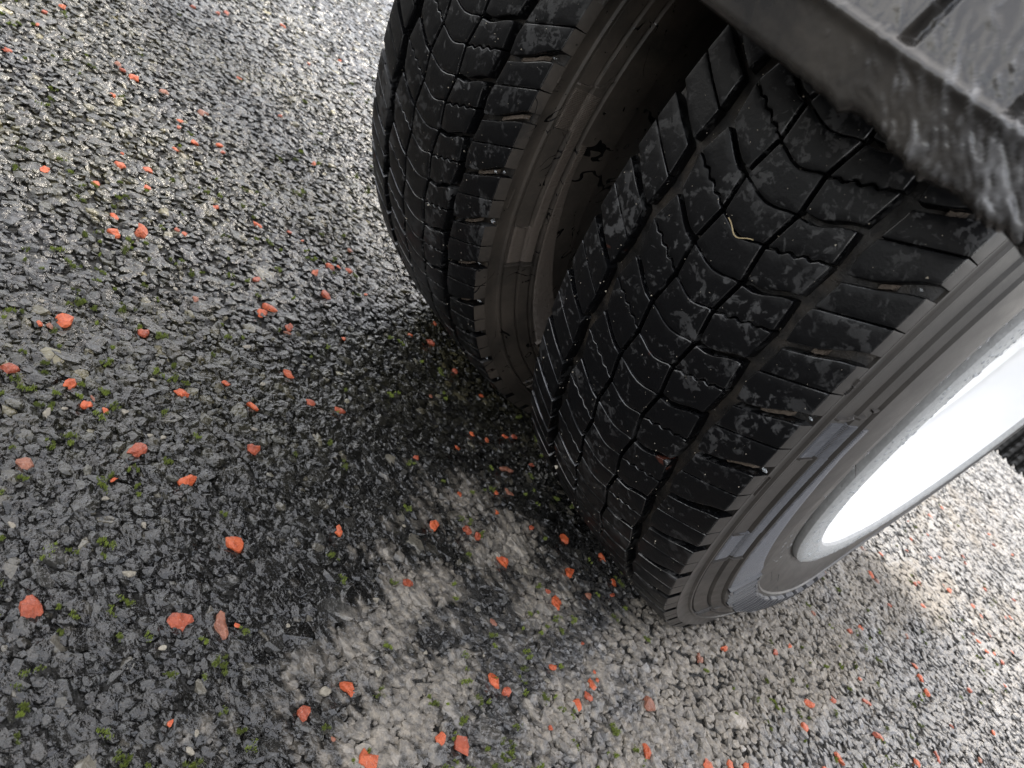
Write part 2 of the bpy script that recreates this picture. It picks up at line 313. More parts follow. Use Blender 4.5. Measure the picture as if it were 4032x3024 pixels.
def shade_verts(vv, base, dt, film):
    """colour of the stone, greyed and dusty where the surface has dried; alpha: 0 flooded .. .4 wet .. 1 dusty dry"""
    d = dryness(vv[:, 0], vv[:, 1]); d = np.clip((d - .30) * 2.8 + .55 * rnd_noise2(vv[:, 0], vv[:, 1], 21, 250) * (d > .08) + .35 * rnd_noise2(vv[:, 0], vv[:, 1], 25, 80) * (d > .08), 0, 1)
    g = greyness(vv[:, 0], vv[:, 1])
    dc = np.stack([.180 * dt, .163 * dt, .140 * dt], 1)
    c = base * (1 - d[:, None]) + dc * d[:, None]
    return np.concatenate([c, np.clip(.4 - .4 * film + .6 * np.maximum(d, g * .42), 0, 1)[:, None]], 1)
off = 0
singles = []
for si, ((X, Y, D, u, w), rocks, F, step) in enumerate(sets):
    n = len(X)
    size = step * rng.lognormal(-.30, .27, n)
    big = rng.random(n) < .13; size[big] *= rng.uniform(1.3, 1.9, big.sum())
    var = rng.integers(0, NV, n); ang = rng.uniform(0, 6.283, n)
    ts = .21 if si < 3 else .11
    tiltx = rng.normal(0, ts, n); tilty = rng.normal(0, ts, n)
    film = np.clip((-X - .45) / .5, 0, 1) * np.clip((Y + .12) / .4, 0, 1)
    top = rng.normal(-.0006, .00055, n) * (1 - .6 * film) - (.0010 if si == 1 else 0)
    tiltx *= 1 - .65 * film; tilty *= 1 - .65 * film
    dr = dryness(X, Y); gr = greyness(X, Y)
    tone = rng.lognormal(-.1, .52, n)
    wetc = np.stack([.0165 * tone, .0158 * tone, .0140 * tone], 1)
    pale = rng.random(n) < .05
    wetc[pale] = wetc[pale] * np.array([4.2, 4.0, 3.6])
    alg = (np.clip((-.05 - X) / .25, 0, 1) * np.clip(.55 + .5 * rnd_noise2(X, Y, 9, 14), 0, 1))[:, None]
    wetc = wetc * (1 - alg) + wetc * np.array([1.6, 1.5, .72]) * alg
    grey = np.stack([.090 * tone ** .7, .091 * tone ** .7, .095 * tone ** .7], 1)
    col = wetc * (1 - gr[:, None]) + grey * gr[:, None]
    dt = tone ** .5
    hw = size
    visible = (np.abs(u) < .62) & (np.abs(w) < .46)
    if si == 0:
        # not behind the tyres
        metric = np.where(visible & (X > -.6), size / D, 0)
        order = np.argsort(-metric)[:300]
        single = np.zeros(n, bool); single[order] = True
    else: single = np.zeros(n, bool)
    for k in range(NV):
        sel = (var == k) & ~single
        m_ = sel.sum()
        if not m_: continue
        P = rocks[k]
        ca, sa = np.cos(ang[sel]), np.sin(ang[sel])
        q = P[None] * size[sel][:, None, None]
        x = q[:, :, 0] * ca[:, None] - q[:, :, 1] * sa[:, None]; y = q[:, :, 0] * sa[:, None] + q[:, :, 1] * ca[:, None]
        z = q[:, :, 2] + x * tiltx[sel][:, None] + y * tilty[sel][:, None]
        z = z - z.max(axis=1)[:, None] * .9 + top[sel][:, None]
        vv = np.stack([x + X[sel][:, None], y + Y[sel][:, None], z], 2).reshape(-1, 3)
        ff = (F[None] + (np.arange(m_) * len(P))[:, None, None]).reshape(-1, 3) + off
        cc = shade_verts(vv, col[sel].repeat(len(P), axis=0), dt[sel].repeat(len(P)), film[sel].repeat(len(P)))
        allv.append(vv); allf.append(ff); allc.append(cc); off += len(vv)
    for i in np.where(single)[0]:
        singles.append((X[i], Y[i], size[i], var[i], ang[i], tiltx[i], tilty[i], top[i], col[i], dt[i]))
V = np.concatenate(allv); F = np.concatenate(allf); CC = np.concatenate(allc)
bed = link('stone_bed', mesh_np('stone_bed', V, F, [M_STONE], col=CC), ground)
tag(bed, kind='stuff')
# the largest stones one by one
for X, Y, s, k, a, tx, ty, tp, c_, dt in singles:
    P = near_rocks[int(k)] * s
    x = P[:, 0] * math.cos(a) - P[:, 1] * math.sin(a); y = P[:, 0] * math.sin(a) + P[:, 1] * math.cos(a)
    z = P[:, 2] + x * tx + y * ty; z = z - z.max() * .9 + tp
    wv = np.stack([x + X, y + Y, z], 1)
    cc = shade_verts(wv, np.tile(c_, (len(P), 1)), np.full(len(P), dt), np.zeros(len(P)))
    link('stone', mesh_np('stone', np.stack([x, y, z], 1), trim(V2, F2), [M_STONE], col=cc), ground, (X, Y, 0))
# red and pale chippings rolled into the surface
def rough_rock():
    P = rock(V2, 9, .7, rng); a = rng.uniform(0, 6.28, 3)
    n_ = np.sin(P[:, 0] * 3.1 + a[0]) * np.sin(P[:, 1] * 3.7 + a[1]) + .5 * np.sin(P[:, 0] * 6 - P[:, 1] * 5 + a[2])
    P = P * (1 + .16 * n_)[:, None] + rng.normal(0, .035, P.shape)
    return P
chip_rocks = [mesh_np('red_chip', rough_rock(), trim(V2, F2), [(M_RED, M_RED2, M_RED, M_RED3, M_RED2, M_RED)[_ % 6]]) for _ in range(24)]
pale_rocks = [mesh_np('pale_chip', rock(V2, 7, .55, rng), trim(V2, F2), [M_PALE]) for _ in range(5)]
for x, y, s in CHIPS:
    r = max(s, 2.8) / 1000 * .64
    o = link('red_chip', random.choice(chip_rocks), ground, (x, y, -r * .18), (random.uniform(-.25, .25), random.uniform(-.25, .25), random.uniform(0, 6.28)))
    o.scale = (r * random.uniform(.9, 1.25), r * random.uniform(.9, 1.1), r * random.uniform(.8, 1.1))
for x, y, s in PALE:
    r = s / 1000 * .5
    o = link('pale_chip', random.choice(pale_rocks), ground, (x, y, -r * .25), (random.uniform(-.2, .2), random.uniform(-.2, .2), random.uniform(0, 6.28)))
    o.scale = (r, r, r)
# moss in the joints
mv, mf, mc = [], [], []; off = 0
def moss_clump(cx, cy, rad, n):
    global off
    g = random.uniform(.6, 1.3); an = random.uniform(0, 3.14); ca_, sa_ = math.cos(an), math.sin(an)
    for i in range(n):
        if i % 14 == 0: sx, sy = random.gauss(0, rad * .8), random.gauss(0, rad * .45)
        ex, ey = sx + random.gauss(0, rad * .3), sy + random.gauss(0, rad * .25); rr = min(rad, math.hypot(ex - sx, ey - sy) * 2)
        x = cx + ex * ca_ - ey * sa_; y = cy + ex * sa_ + ey * ca_
        h = random.uniform(.0004, .0012) * (1.6 - 1.2 * rr / rad); w = random.uniform(.00022, .00042)
        tx, ty = random.uniform(-.6, .6) * h, random.uniform(-.6, .6) * h
        z0 = -.0008
        b = random.uniform(0, 6.28)
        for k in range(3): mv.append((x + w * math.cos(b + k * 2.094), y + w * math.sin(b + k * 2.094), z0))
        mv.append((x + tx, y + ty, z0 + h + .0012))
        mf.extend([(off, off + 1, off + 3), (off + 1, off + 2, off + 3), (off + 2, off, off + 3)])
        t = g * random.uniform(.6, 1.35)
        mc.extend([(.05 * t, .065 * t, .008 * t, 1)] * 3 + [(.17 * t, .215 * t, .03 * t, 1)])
        off += 4
for i in range(2300):
    d = random.uniform(.3, 1.5); 
    u = random.uniform(-.8, .8); w = random.uniform(-.62, .62)
    ray = M3 @ Vector((u, w, -1))
    if ray.z > -.12: continue
    t = -camz / ray.z
    if t > 1.8: continue
    px, py = camx + t * ray.x, camy + t * ray.y
    if px > -.3 and py > -.42 and px < .02 and random.random() < .6: continue
    if rnd_noise2(np.array(px), np.array(py), 11, 9) < random.uniform(-.6, .9): continue
    moss_clump(px, py, random.uniform(.0010, .0032) * (1 + .3 * (t > .8)), random.randint(26, 90))
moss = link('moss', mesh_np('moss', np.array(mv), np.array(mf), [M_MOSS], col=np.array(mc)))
tag(moss, 'small tufts of bright green moss growing in the joints of the tarmac', 'moss', kind='stuff')

# ------------------------------------------------------------------ the vehicle
vehicle = bpy.data.objects.new('parked_van', None); C.objects.link(vehicle)
tag(vehicle, 'parked van with twin wet black tyres, white steel rim and scuffed dark mudguard', 'van')
RT, HALF, PITCH, NP = .345, .079, R_(360 / 56), 56
def crown(x): return RT - .0045 * (np.abs(x) / .075) ** 3
def pw(x, pts):
    xs = [p[0] for p in pts]; ys = [p[1] for p in pts]; return float(np.interp(x, xs, ys))
def zig(t, pts):
    ts = [p[0] for p in pts]; vs_ = [p[1] for p in pts]
    return float(np.interp(t, ts, vs_, period=1))
S = PITCH * RT * 1000        # mm per pitch
G4i = [(0, 40.2), (.5, 42.2)]; G4o = [(.83, 47.4), (.4, 50.0)]
G3 = [(.713, 15.8), (.189, 13.0)]; G2 = [(.663, -17.3), (.175, -14.85)]
G1m = [(.49, -44.0), (.99, -39.8)]; G1s = [(.45, -52.2), (.95, -50.4)]
for g in (G4o, G4i, G3, G2, G1m, G1s): g.sort()
lugO = [(46, -.52), (51, -.47), (56, -.40), (62, -.31), (68, -.19), (73, -.09), (79, 0)]
sipO = [(46, .03), (60, .21), (79, .46)]
widO = [(12, -.29), (17, -.275), (23, -.25), (27, -.20), (31, -.12), (35, -.05), (39, 0), (44, .02)]
wavO = [(x, .165 + (x - 12) / 32 * .395 + (.030 * math.sin((x - 16) * 2 * math.pi / 6.6) if 17 < x < 37 else 0)) for x in np.linspace(12, 44, 49)]
cenW = [(-18, -.345), (-12, -.375), (-6, -.42), (0, -.435), (6, -.40), (11, -.34), (17, -.30)]
cenS = [(-16, .18), (-9, .13), (-4, .085), (1, .075), (6, .12), (10, .18), (14, .20)]
widI = [(-44, .03), (-39, -.05), (-33, -.15), (-28, -.24), (-23, -.31), (-14, -.35)]
wavI = [(x, .17 + (-14 - x) / 30 * .33 + (.030 * math.sin((x + 16) * 2 * math.pi / 6.6) if -38 < x < -18 else 0)) for x in np.linspace(-44, -14, 46)]
lugI = [(-79, -.10), (-74, -.17), (-68, -.28), (-62, -.37), (-56, -.45), (-49, -.55)]
sipI = [(-79, .41), (-64.8, .20), (-49, -.02)]
rows = [  # left edge f(t), right edge f(t), wide curve, half width, thin curve, half width
    (lambda t: zig(t, G4o), lambda t: 79.0, lugO, (lambda x: 1.9 + 1.7 * min(1, max(0, (abs(x) - 60) / 17))), sipO, .32),
    (lambda t: zig(t, G3) + 1.15, lambda t: zig(t, G4i), widO, 1.6, wavO, .5),
    (lambda t: zig(t, G2) + 1.15, lambda t: zig(t, G3) - 1.15, cenW, .3, cenS, .3),
    (lambda t: zig(t, G1m), lambda t: zig(t, G2) - 1.15, widI, 1.5, wavI, .45),
    (lambda t: -79.0, lambda t: zig(t, G1s), lugI, (lambda x: 1.9 + 1.3 * min(1, max(0, (abs(x) - 60) / 17))), sipI, .32)]
def outline(row, which):
    le, re_, wc, wh, tc, th = row
    if which == 0: lo, lh, hi, hh, s = wc, wh, tc, th, 0
    else: lo, lh, hi, hh, s = tc, th, wc, wh, 1
    hv = lambda h, x: h(x) if callable(h) else h
    flo = lambda x: pw(x, lo) + hv(lh, x) / S
    fhi = lambda x: pw(x, hi) + s - hv(hh, x) / S
    def corner(edge, f):
        x = edge(0)
        for _ in range(12): x = edge(f(x) % 1)
        return x
    xl0, xr0, xl1, xr1 = corner(le, flo), corner(re_, flo), corner(le, fhi), corner(re_, fhi)
    P = []
    n = max(3, int(abs(xr0 - xl0) / 1.3))
    for x in np.linspace(xl0, xr0, n + 1)[:-1]: P.append((x, flo(x)))
    m_ = 9
    for t in np.linspace(flo(xr0), fhi(xr1), m_ + 1)[:-1]: P.append((re_(t % 1) if re_(0) != 79. else 79., t))
    P[n] = (xr0, flo(xr0))
    n2 = max(3, int(abs(xr1 - xl1) / 1.3))
    for x in np.linspace(xr1, xl1, n2 + 1)[:-1]: P.append((x, fhi(x)))
    for t in np.linspace(fhi(xl1), flo(xl0), m_ + 1)[:-1]: P.append((le(t % 1), t))
    P = np.array(P); P[:, 1] *= S          # mm, mm
    P = .12 * np.roll(P, 1, 0) + .76 * P + .12 * np.roll(P, -1, 0)
    return P
def offset(P, d):
    a = P - np.roll(P, 1, 0); b = np.roll(P, -1, 0) - P
    a /= np.linalg.norm(a, axis=1)[:, None] + 1e-9; b /= np.linalg.norm(b, axis=1)[:, None] + 1e-9
    t = a + b; t /= np.linalg.norm(t, axis=1)[:, None] + 1e-9
    nrm = np.stack([t[:, 1], -t[:, 0]], 1)          # outward for a counter-clockwise outline
    return P + nrm * d
def tocyl(x, s, dep):
    """mm coordinates on the tread -> metres about the axle, angle measured from the bottom up the front"""
    x = np.asarray(x) / 1000.; phi = np.asarray(s) / S * PITCH; r = crown(x) - np.asarray(dep) / 1000.
    return np.stack([x, -r * np.sin(phi), -r * np.cos(phi)], -1)
def block(row, which):
    P = outline(row, which); n = len(P)
    out = offset(P, .35); ins = offset(P, -.75); ins2 = offset(P, -.28)
    d0 = np.full(n, 8.0)
    bx = out[:, 0].copy(); bx = np.where(np.abs(bx) > 78, np.sign(bx) * 81.2, bx)
    rings = [tocyl(bx, out[:, 1], d0), tocyl(P[:, 0], P[:, 1], np.full(n, .7)), tocyl(ins2[:, 0], ins2[:, 1], np.full(n, .2))]
    # top, triangulated with inner points
    gx = np.arange(ins[:, 0].min() + 2, ins[:, 0].max() - 1, 4.5); gy = np.arange(ins[:, 1].min() + 2, ins[:, 1].max() - 1, 4.5)
    inner = []
    for x in gx:
        for y in gy:
            # inside test
            c = False; j = n - 1
            for i in range(n):
                if (ins[i, 1] > y) != (ins[j, 1] > y) and x < (ins[j, 0] - ins[i, 0]) * (y - ins[i, 1]) / (ins[j, 1] - ins[i, 1]) + ins[i, 0]: c = not c
                j = i
            if c and np.min(np.hypot(ins[:, 0] - x, ins[:, 1] - y)) > 1.6: inner.append((x, y))
    pts = [Vector(p) for p in ins] + [Vector(p) for p in inner]
    vo, eo, fo, ov, oe, of = delaunay_2d_cdt(pts, [], [list(range(n))], 1, 1e-5)
    vo = np.array([v[:] for v in vo])
    idx = {}
    topv = tocyl(vo[:, 0], vo[:, 1], np.zeros(len(vo)))
    verts = np.vstack(rings + [topv]); faces = []
    for k in range(2):
        for i in range(n):
            j = (i + 1) % n
            faces.append((k * n + i, k * n + j, (k + 1) * n + j, (k + 1) * n + i))
    # map inset ring to cdt vertices
    m_ = [None] * n
    for q, src in enumerate(ov):
        for s_ in src:
            if s_ < n: m_[s_] = q
    for i in range(n):
        j = (i + 1) % n
        if m_[i] is None or m_[j] is None: continue
        a, b = 3 * n + m_[i], 3 * n + m_[j]
        if a == b: faces.append((2 * n + i, 2 * n + j, a))
        else: faces.append((2 * n + i, 2 * n + j, b, a))
    for t in fo:
        t = list(t)
        p0, p1, p2 = vo[t[0]], vo[t[1]], vo[t[2]]
        if (p1[0] - p0[0]) * (p2[1] - p0[1]) - (p1[1] - p0[1]) * (p2[0] - p0[0]) < 0: t.reverse()
        faces.append(tuple(3 * n + q for q in t))
    return verts, faces
BLOCKS = []
for row in rows:
    for w in (0, 1): BLOCKS.append(block(row, w))
def fixnormals(me):
    bm = bmesh.new(); bm.from_mesh(me); bmesh.ops.recalc_face_normals(bm, faces=bm.faces)
    # open shell: make it face away from the axle
    s = sum(f.normal.dot(Vector((0, f.calc_center_median().y, f.calc_center_median().z))) * f.calc_area() for f in bm.faces)
    if s < 0: bmesh.ops.reverse_faces(bm, faces=bm.faces)
    bm.to_mesh(me); bm.free()
    me.polygons.foreach_set('use_smooth', np.ones(len(me.polygons), bool)); me.set_sharp_from_angle(angle=R_(38)); me.update()
def edge_attr(me, v):
    co = np.empty(len(me.vertices) * 3, dtype=np.float32); me.vertices.foreach_get('co', co); co = co.reshape(-1, 3)
    r = np.hypot(co[:, 1], co[:, 2]); dep = crown(co[:, 0]) - r
    a = me.attributes.new('edge', 'FLOAT', 'POINT'); a.data.foreach_set('value', ((dep > .00012) & (dep < .004)).astype(np.float32))
    mi = np.array([1 if (abs(f.center.x) > .0793 and abs(f.normal.x) > .5) else 0 for f in me.polygons], dtype=np.int32)
    me.polygons.foreach_set('material_index', mi); me.update()
block_me = []
for v, fc in BLOCKS:
    me = mesh_np('tread_block', v, fc, [M_TREAD, M_SIDE], True); fixnormals(me); edge_attr(me, v); block_me.append(me)
block_far = []
for me in block_me:
    m2 = me.copy(); m2.materials[1] = M_SIDE_IN; block_far.append(m2)

# outer sidewall outline x(r), metres
PR = [(.2135, .084), (.222, .086), (.230, .0875), (.2365, .0885), (.240, .0897), (.246, .0912), (.255, .0925), (.2695, .0933), (.2708, .0944), (.280, .0940), (.290, .0925), (.2976, .0910), (.2985, .0882), (.2998, .0893),
      (.3064, .0870), (.3073, .0840), (.3086, .0852), (.314, .0836), (.3178, .0827), (.3186, .0806), (.3196, .0830), (.3208, .0829), (.3218, .0812), (.3245, .0805), (.3280, .0810), (.3312, .0813)]
def prof(r): return np.interp(r, [p[0] for p in PR], [p[1] for p in PR])
ZC = .325
def flatten(v, xo):
    """the loaded tyre: flat where it stands, slightly bulged above"""
    v = v.copy(); r = np.hypot(v[:, 1], v[:, 2]); phi = np.abs(np.arctan2(-v[:, 1], -v[:, 2]))
    bul = np.exp(-(phi / R_(20)) ** 2) * np.clip(1 - np.abs(r - .28) / .09, 0, 1)
    v[:, 0] *= 1 + .07 * bul
    v[:, 2] = np.maximum(v[:, 2], -ZC + .0012)
    return v
def carcass(side_mat_out, side_mat_in):
    sec = [(x, r, 1) for r, x in PR]                                    # outer wall, bead to shoulder
    sec.append((.0795, .3306, 0))
    for x in np.linspace(.078, -.078, 27): sec.append((x, float(crown(x)) - .0083, 0))
    sec.append((-.0795, .3306, 0))
    sec += [(-x, r, 2) for r, x in reversed(PR)]
    NPH = 720
    ph = np.linspace(0, 2 * math.pi, NPH, endpoint=False)
    sec_a = np.array([(s[0], s[1]) for s in sec])
    v = np.stack([np.repeat(sec_a[:, 0][:, None], NPH, 1), -sec_a[:, 1][:, None] * np.sin(ph)[None], -sec_a[:, 1][:, None] * np.cos(ph)[None]], 2)
    ns = len(sec); v = v.reshape(-1, 3)
    i, j = np.meshgrid(np.arange(ns - 1), np.arange(NPH), indexing='ij'); j2 = (j + 1) % NPH
    fc = np.stack([i * NPH + j, i * NPH + j2, (i + 1) * NPH + j2, (i + 1) * NPH + j], 2).reshape(-1, 4)
    kinds = np.array([s[2] for s in sec]); k = np.repeat(np.minimum(kinds[:-1], 9)[:, None], NPH, 1)
    mi = np.where(k == 1, 1, np.where(k == 2, 2, 0)); mi[len(PR) - 1] = 1
    me = mesh_np('wheel', flatten(v, 0), fc[:, ::-1], [M_GROOVE, side_mat_out, side_mat_in], True, 30, mi.ravel())
    return me
def patch(r0f, r1f, p0, p1, hfun, nr, nphi, name, mat, smooth=True):
    """raised piece lying on the outer sidewall between two radii and two angles (degrees)"""
    ph = np.linspace(R_(p0), R_(p1), nphi); t = np.linspace(0, 1, nr)
    T, PH = np.meshgrid(t, ph, indexing='ij')
    R0 = r0f(np.degrees(PH)) if callable(r0f) else r0f; R1 = r1f(np.degrees(PH)) if callable(r1f) else r1f
    r = R0 + (R1 - R0) * T
    h = hfun(T, np.degrees(PH), r)
    edge = (T < 1e-6) | (T > 1 - 1e-6) | (PH <= ph[0] + 1e-9) | (PH >= ph[-1] - 1e-9)
    h = np.where(edge, -.0006, h)
    x = prof(r) + h
    v = np.stack([x, -r * np.sin(PH), -r * np.cos(PH)], 2).reshape(-1, 3)
    i, j = np.meshgrid(np.arange(nr - 1), np.arange(nphi - 1), indexing='ij')
    fc = np.stack([i * nphi + j, i * nphi + j + 1, (i + 1) * nphi + j + 1, (i + 1) * nphi + j], 2).reshape(-1, 4)
    return mesh_np(name, flatten(v, 0), fc[:, ::-1], [mat], smooth, 32)
M_RIB = Mat('ribbed_rubber'); M_RIB.set(Base_Color=(.085, .087, .094), Roughness=.28); M_RIB = M_RIB.m  # sky reflection put into the colour: paler and bluer than the wall
M_RIB_MUD = Mat('ribbed_rubber_muddy'); M_RIB_MUD.set(Base_Color=(.115, .095, .078), Roughness=.5); M_RIB_MUD = M_RIB_MUD.m
def stroke(pts, w, h, name, mat):
    """raised line on the sidewall through (angle, radius) points"""
    P = np.array([(R_(a), r) for a, r in pts]); Q = [P[0]]
    for a, b in zip(P[:-1], P[1:]):
        n = max(2, int(np.hypot((b[0] - a[0]) * .3, b[1] - a[1]) / .0015))
        for t in np.linspace(0, 1, n + 1)[1:]: Q.append(a + (b - a) * t)
    Q = np.array(Q); uv = np.stack([Q[:, 0] * Q[:, 1].mean(), Q[:, 1]], 1)
    t = np.gradient(uv, axis=0); t /= np.linalg.norm(t, axis=1)[:, None] + 1e-9
    nrm = np.stack([-t[:, 1], t[:, 0]], 1)
    vs_, fs = [], []
    prof_w = [(-1, -.0005), (-.75, h), (.75, h), (1, -.0005)]
    for s_, hh in prof_w:
        q = uv + nrm * s_ * w / 2; r = q[:, 1]; ph = q[:, 0] / Q[:, 1].mean()
        vs_.append(np.stack([prof(r) + hh, -r * np.sin(ph), -r * np.cos(ph)], 1))
    n = len(uv)
    v = np.concatenate(vs_)
    for k in range(3):
        for i in range(n - 1): fs.append((k * n + i, k * n + i + 1, (k + 1) * n + i + 1, (k + 1) * n + i))
    me = mesh_np(name, flatten(v, 0), fs, [mat], False)
    bm = bmesh.new(); bm.from_mesh(me); bmesh.ops.recalc_face_normals(bm, faces=bm.faces)
    if sum(f.normal.x * f.calc_area() for f in bm.faces) < 0: bmesh.ops.reverse_faces(bm, faces=bm.faces)
    bm.to_mesh(me); bm.free(); return me
bmd = bmesh.new(); bmesh.ops.create_icosphere(bmd, subdivisions=2, radius=1); DV = np.array([q.co[:] for q in bmd.verts]); DF = np.array([[q.index for q in p.verts] for p in bmd.faces]); bmd.free()
def make_wheel(name, xo, phase0, far):
    so = M_SIDE_IN if far else M_SIDE
    w = link(name, carcass(so, M_SIDE_IN), vehicle, (xo, 0, ZC))
    ks = range(-3, 12)
    mud_me = None
    for k in ks:
        for me in (block_far if far else block_me):
            link('tread_block', me, w, (0, 0, 0), (-(R_(phase0) - k * PITCH), 0, 0))
    # the other blocks of the tread, joined
    vv, ff, off = [], [], 0
    for k in range(NP):
        kk = k - 3
        if kk in ks: continue
        a = R_(phase0) - kk * PITCH
        for v, fc in BLOCKS:
            y, z = v[:, 1], v[:, 2]; c, s = math.cos(-a), math.sin(-a)
            q = np.stack([v[:, 0], y * c - z * s, y * s + z * c], 1)
            vv.append(flatten(q, 0)); ff += [tuple(i + off for i in f) for f in fc]; off += len(v)
    me = mesh_np('tread', np.concatenate(vv), ff, [M_TREAD, so], True)
    bm = bmesh.new(); bm.from_mesh(me); bmesh.ops.recalc_face_normals(bm, faces=bm.faces); bm.to_mesh(me); bm.free()
    me.polygons.foreach_set('use_smooth', np.ones(len(me.polygons), bool)); me.set_sharp_from_angle(angle=R_(38))
    tag(link('tread', me, w), kind='stuff')
    gr_ = np.random.default_rng(31 + far); gv_, gf_ = [], []
    TV = np.array([(1, 1, 1), (-1, -1, 1), (-1, 1, -1), (1, -1, -1)]) * .5; TF = np.array([(0, 1, 2), (0, 3, 1), (0, 2, 3), (1, 3, 2)])
    for i in range(600):
        x = gr_.uniform(-78, 78); a = R_(gr_.uniform(24, 104)); dep = 0 if gr_.random() < .6 else 7.8
        sz = gr_.lognormal(-8.05, .4)
        p = tocyl(x, a / PITCH * S, dep - sz * 300)
        q, _ = np.linalg.qr(gr_.normal(size=(3, 3)))
        gf_.append(TF + 4 * i); gv_.append(TV @ q * sz + p)
    tag(link('grit', mesh_np('grit', np.concatenate(gv_), np.concatenate(gf_), [M_GRIT]), w), kind='stuff')
    # dried mud lying in the shoulder grooves
    for k in range(-2, 12):
        r = random.Random(k * 5 + far)
        x0 = r.uniform(54, 62); x1 = x0 + r.uniform(9, 17) if (far or r.random() < .55) else x0 + 6
        x1 = min(x1, 76)
        xs = np.linspace(x0, x1, 12); top = np.full(12, 3.4 if far else 4.6); top[0] = top[-1] = 7.5
        c = np.array([pw(x, lugO) * S for x in xs]) + np.array([r.uniform(-.3, .3) for _ in xs]); hw = 2.0
        a_ = tocyl(xs, c - hw, np.full(12, 8.2)); b_ = tocyl(xs, c - hw * .6, top); c_ = tocyl(xs, c + hw * .6, top); d_ = tocyl(xs, c + hw, np.full(12, 8.2))
        v = np.concatenate([a_, b_, c_, d_]); fs = [(q * 12 + i, q * 12 + i + 1, (q + 1) * 12 + i + 1, (q + 1) * 12 + i) for q in range(3) for i in range(11)]
        me = mesh_np('mud', v, fs, [M_MUD], True); fixnormals(me)
        link('mud', me, w, (0, 0, 0), (-(R_(phase0) - k * PITCH), 0, 0))
    wv, wf = [], []; rw = random.Random(50 + far)
    for k in range(-2, 12):
        for q in range(rw.choice((0, 1, 2, 2))):
            x = rw.uniform(71, 79.5); t_ = pw(min(x, 79), lugO) - k + rw.uniform(-.05, .05)
            p = tocyl(x, 0, rw.uniform(3.5, 6.5)); a = -(R_(phase0) - k * PITCH) - (pw(min(x, 79), lugO)) * PITCH
            y, z = p[1], p[2]; c_, s_ = math.cos(a), math.sin(a); p = np.array([p[0], y * c_ - z * s_, y * s_ + z * c_])
            sz = rw.uniform(.0005, .0012)
            wf.append(DF + len(wv) * len(DV)); wv.append(DV * sz * np.array([1.5, .8, .8]) + p)
    tag(link('water_drops', mesh_np('water_drops', np.concatenate(wv), np.concatenate(wf), [M_WATER], True), w), kind='stuff')
    # moulded details of the outer sidewall
    rib = (lambda T, P, r: .0004 + .00042 * np.sign(np.sin(P * 360 * .0 + P * 2 * math.pi * 5.2 + T * 2.2)))
    d = 0 if not far else 5.5
    sm = M_RIB_MUD if far else M_RIB
    link('ribbed_band', patch(.2990, .3190, 71.6 + d, 76.3 + d, rib, 10, 170, 'ribbed_band', sm), w)
    link('ribbed_band', patch(.2990, .3072, 58.0 + d, 71.7 + d, rib, 6, 480, 'ribbed_band', sm), w)
    link('ribbed_band', patch(.2990, .3190, 52.3 + d, 58.1 + d, rib, 10, 200, 'ribbed_band', sm), w)
    comb = (lambda T, P, r: .0003 + .0004 * np.sign(np.sin(P * 2 * math.pi * 4.2 + T * 3)))
    link('ribbed_band', patch(lambda P: .2705 + .022 * np.clip((P - 42) / 30, 0, 1) ** .8, .2978, 38, 76, comb, 8, 1100, 'ribbed_band', sm), w)
    for pts, wd, h in (([(76.8 + d, .3185), (76.9 + d, .3100), (77.6 + d, .3030)], .0016, .0016), ([(78.4 + d, .3025), (78.6 + d, .2995)], .0016, .0016),
                       ([(71.4 + d, .3185), (71.4 + d, .3085)], .0010, .0012), ([(51.8 + d, .3190), (51.6 + d, .3000)], .0014, .0014), ([(58.3 + d, .3185), (57.9 + d, .3100)], .0008, .001),
                       ([(69, .3262), (66.5, .3272)], .0012, .0012),
                       ([(27.4, .3190), (27.2, .3012)], .0012, .0012), ([(25.6, .3190), (25.4, .3100)], .0010, .0012), ([(25.2, .3095), (8, .3095)], .0008, .0008)):
        link('raised_mark', stroke(pts, wd, h, 'raised_mark', so), w)
    # raised lettering along the bead, seen only as long loops at this angle
    for a in (39, 34.5, 30, 25.5, 21, 16.5, 12, 7.5, 3, -2, -7, -12):
        link('raised_letter', stroke([(a, .2965), (a - 2.6, .2945), (a - 1.4, .274), (a + 1.2, .2745), (a, .2965)] if int(a * 2) % 2 == 0 else [(a - 2.6, .2955), (a - 1.4, .2745), (a + 1.2, .2755), (a - .1, .295)], .0024, .0026, 'raised_letter', sm), w)
    # TWI at the shoulder
    a0 = 80.3 if not far else 81.1
    def L(pts): return [(a0 + u / .3293 * 180 / math.pi / 1000, .3270 + v_ / 1000) for u, v_ in pts]
    for nm, pts in (('T', [(7, 4.6), (3.6, 4.6)]), ('T', [(5.3, 4.6), (5.3, 0)]), ('W', [(2.9, 4.6), (2.0, 0), (1.1, 3.4), (.2, 0), (-.7, 4.6)]), ('I', [(-1.9, 4.6), (-1.9, 0)])):
        link('raised_letter', stroke(L(pts), .0006, .0009, 'raised_letter', so), w)
    # valve-vent hairs
    r = random.Random(9 + far)
    for a, rr in ((67, .2552), (30, .2575), (22, .2520), (14, .2610), (2, .2560)):
        n = 8; pts = []
        ph = R_(a); x = float(prof(rr)); base = np.array([x, -rr * math.sin(ph), -rr * math.cos(ph)])
        dirv = np.array([.9, r.uniform(-.5, .1), -.5]); dirv /= np.linalg.norm(dirv)
        cv = [base + dirv * .006 * t + np.array([0, 0, -.002]) * t * t for t in np.linspace(0, 1, 5)]
        v, fs = [], []
        for i, p in enumerate(cv):
            for k in range(4): v.append(p + np.array([0, math.cos(k * 1.571), math.sin(k * 1.571)]) * .00028)
        for i in range(4):
            for k in range(4): fs.append((i * 4 + k, i * 4 + (k + 1) % 4, i * 4 + 4 + (k + 1) % 4, i * 4 + 4 + k))
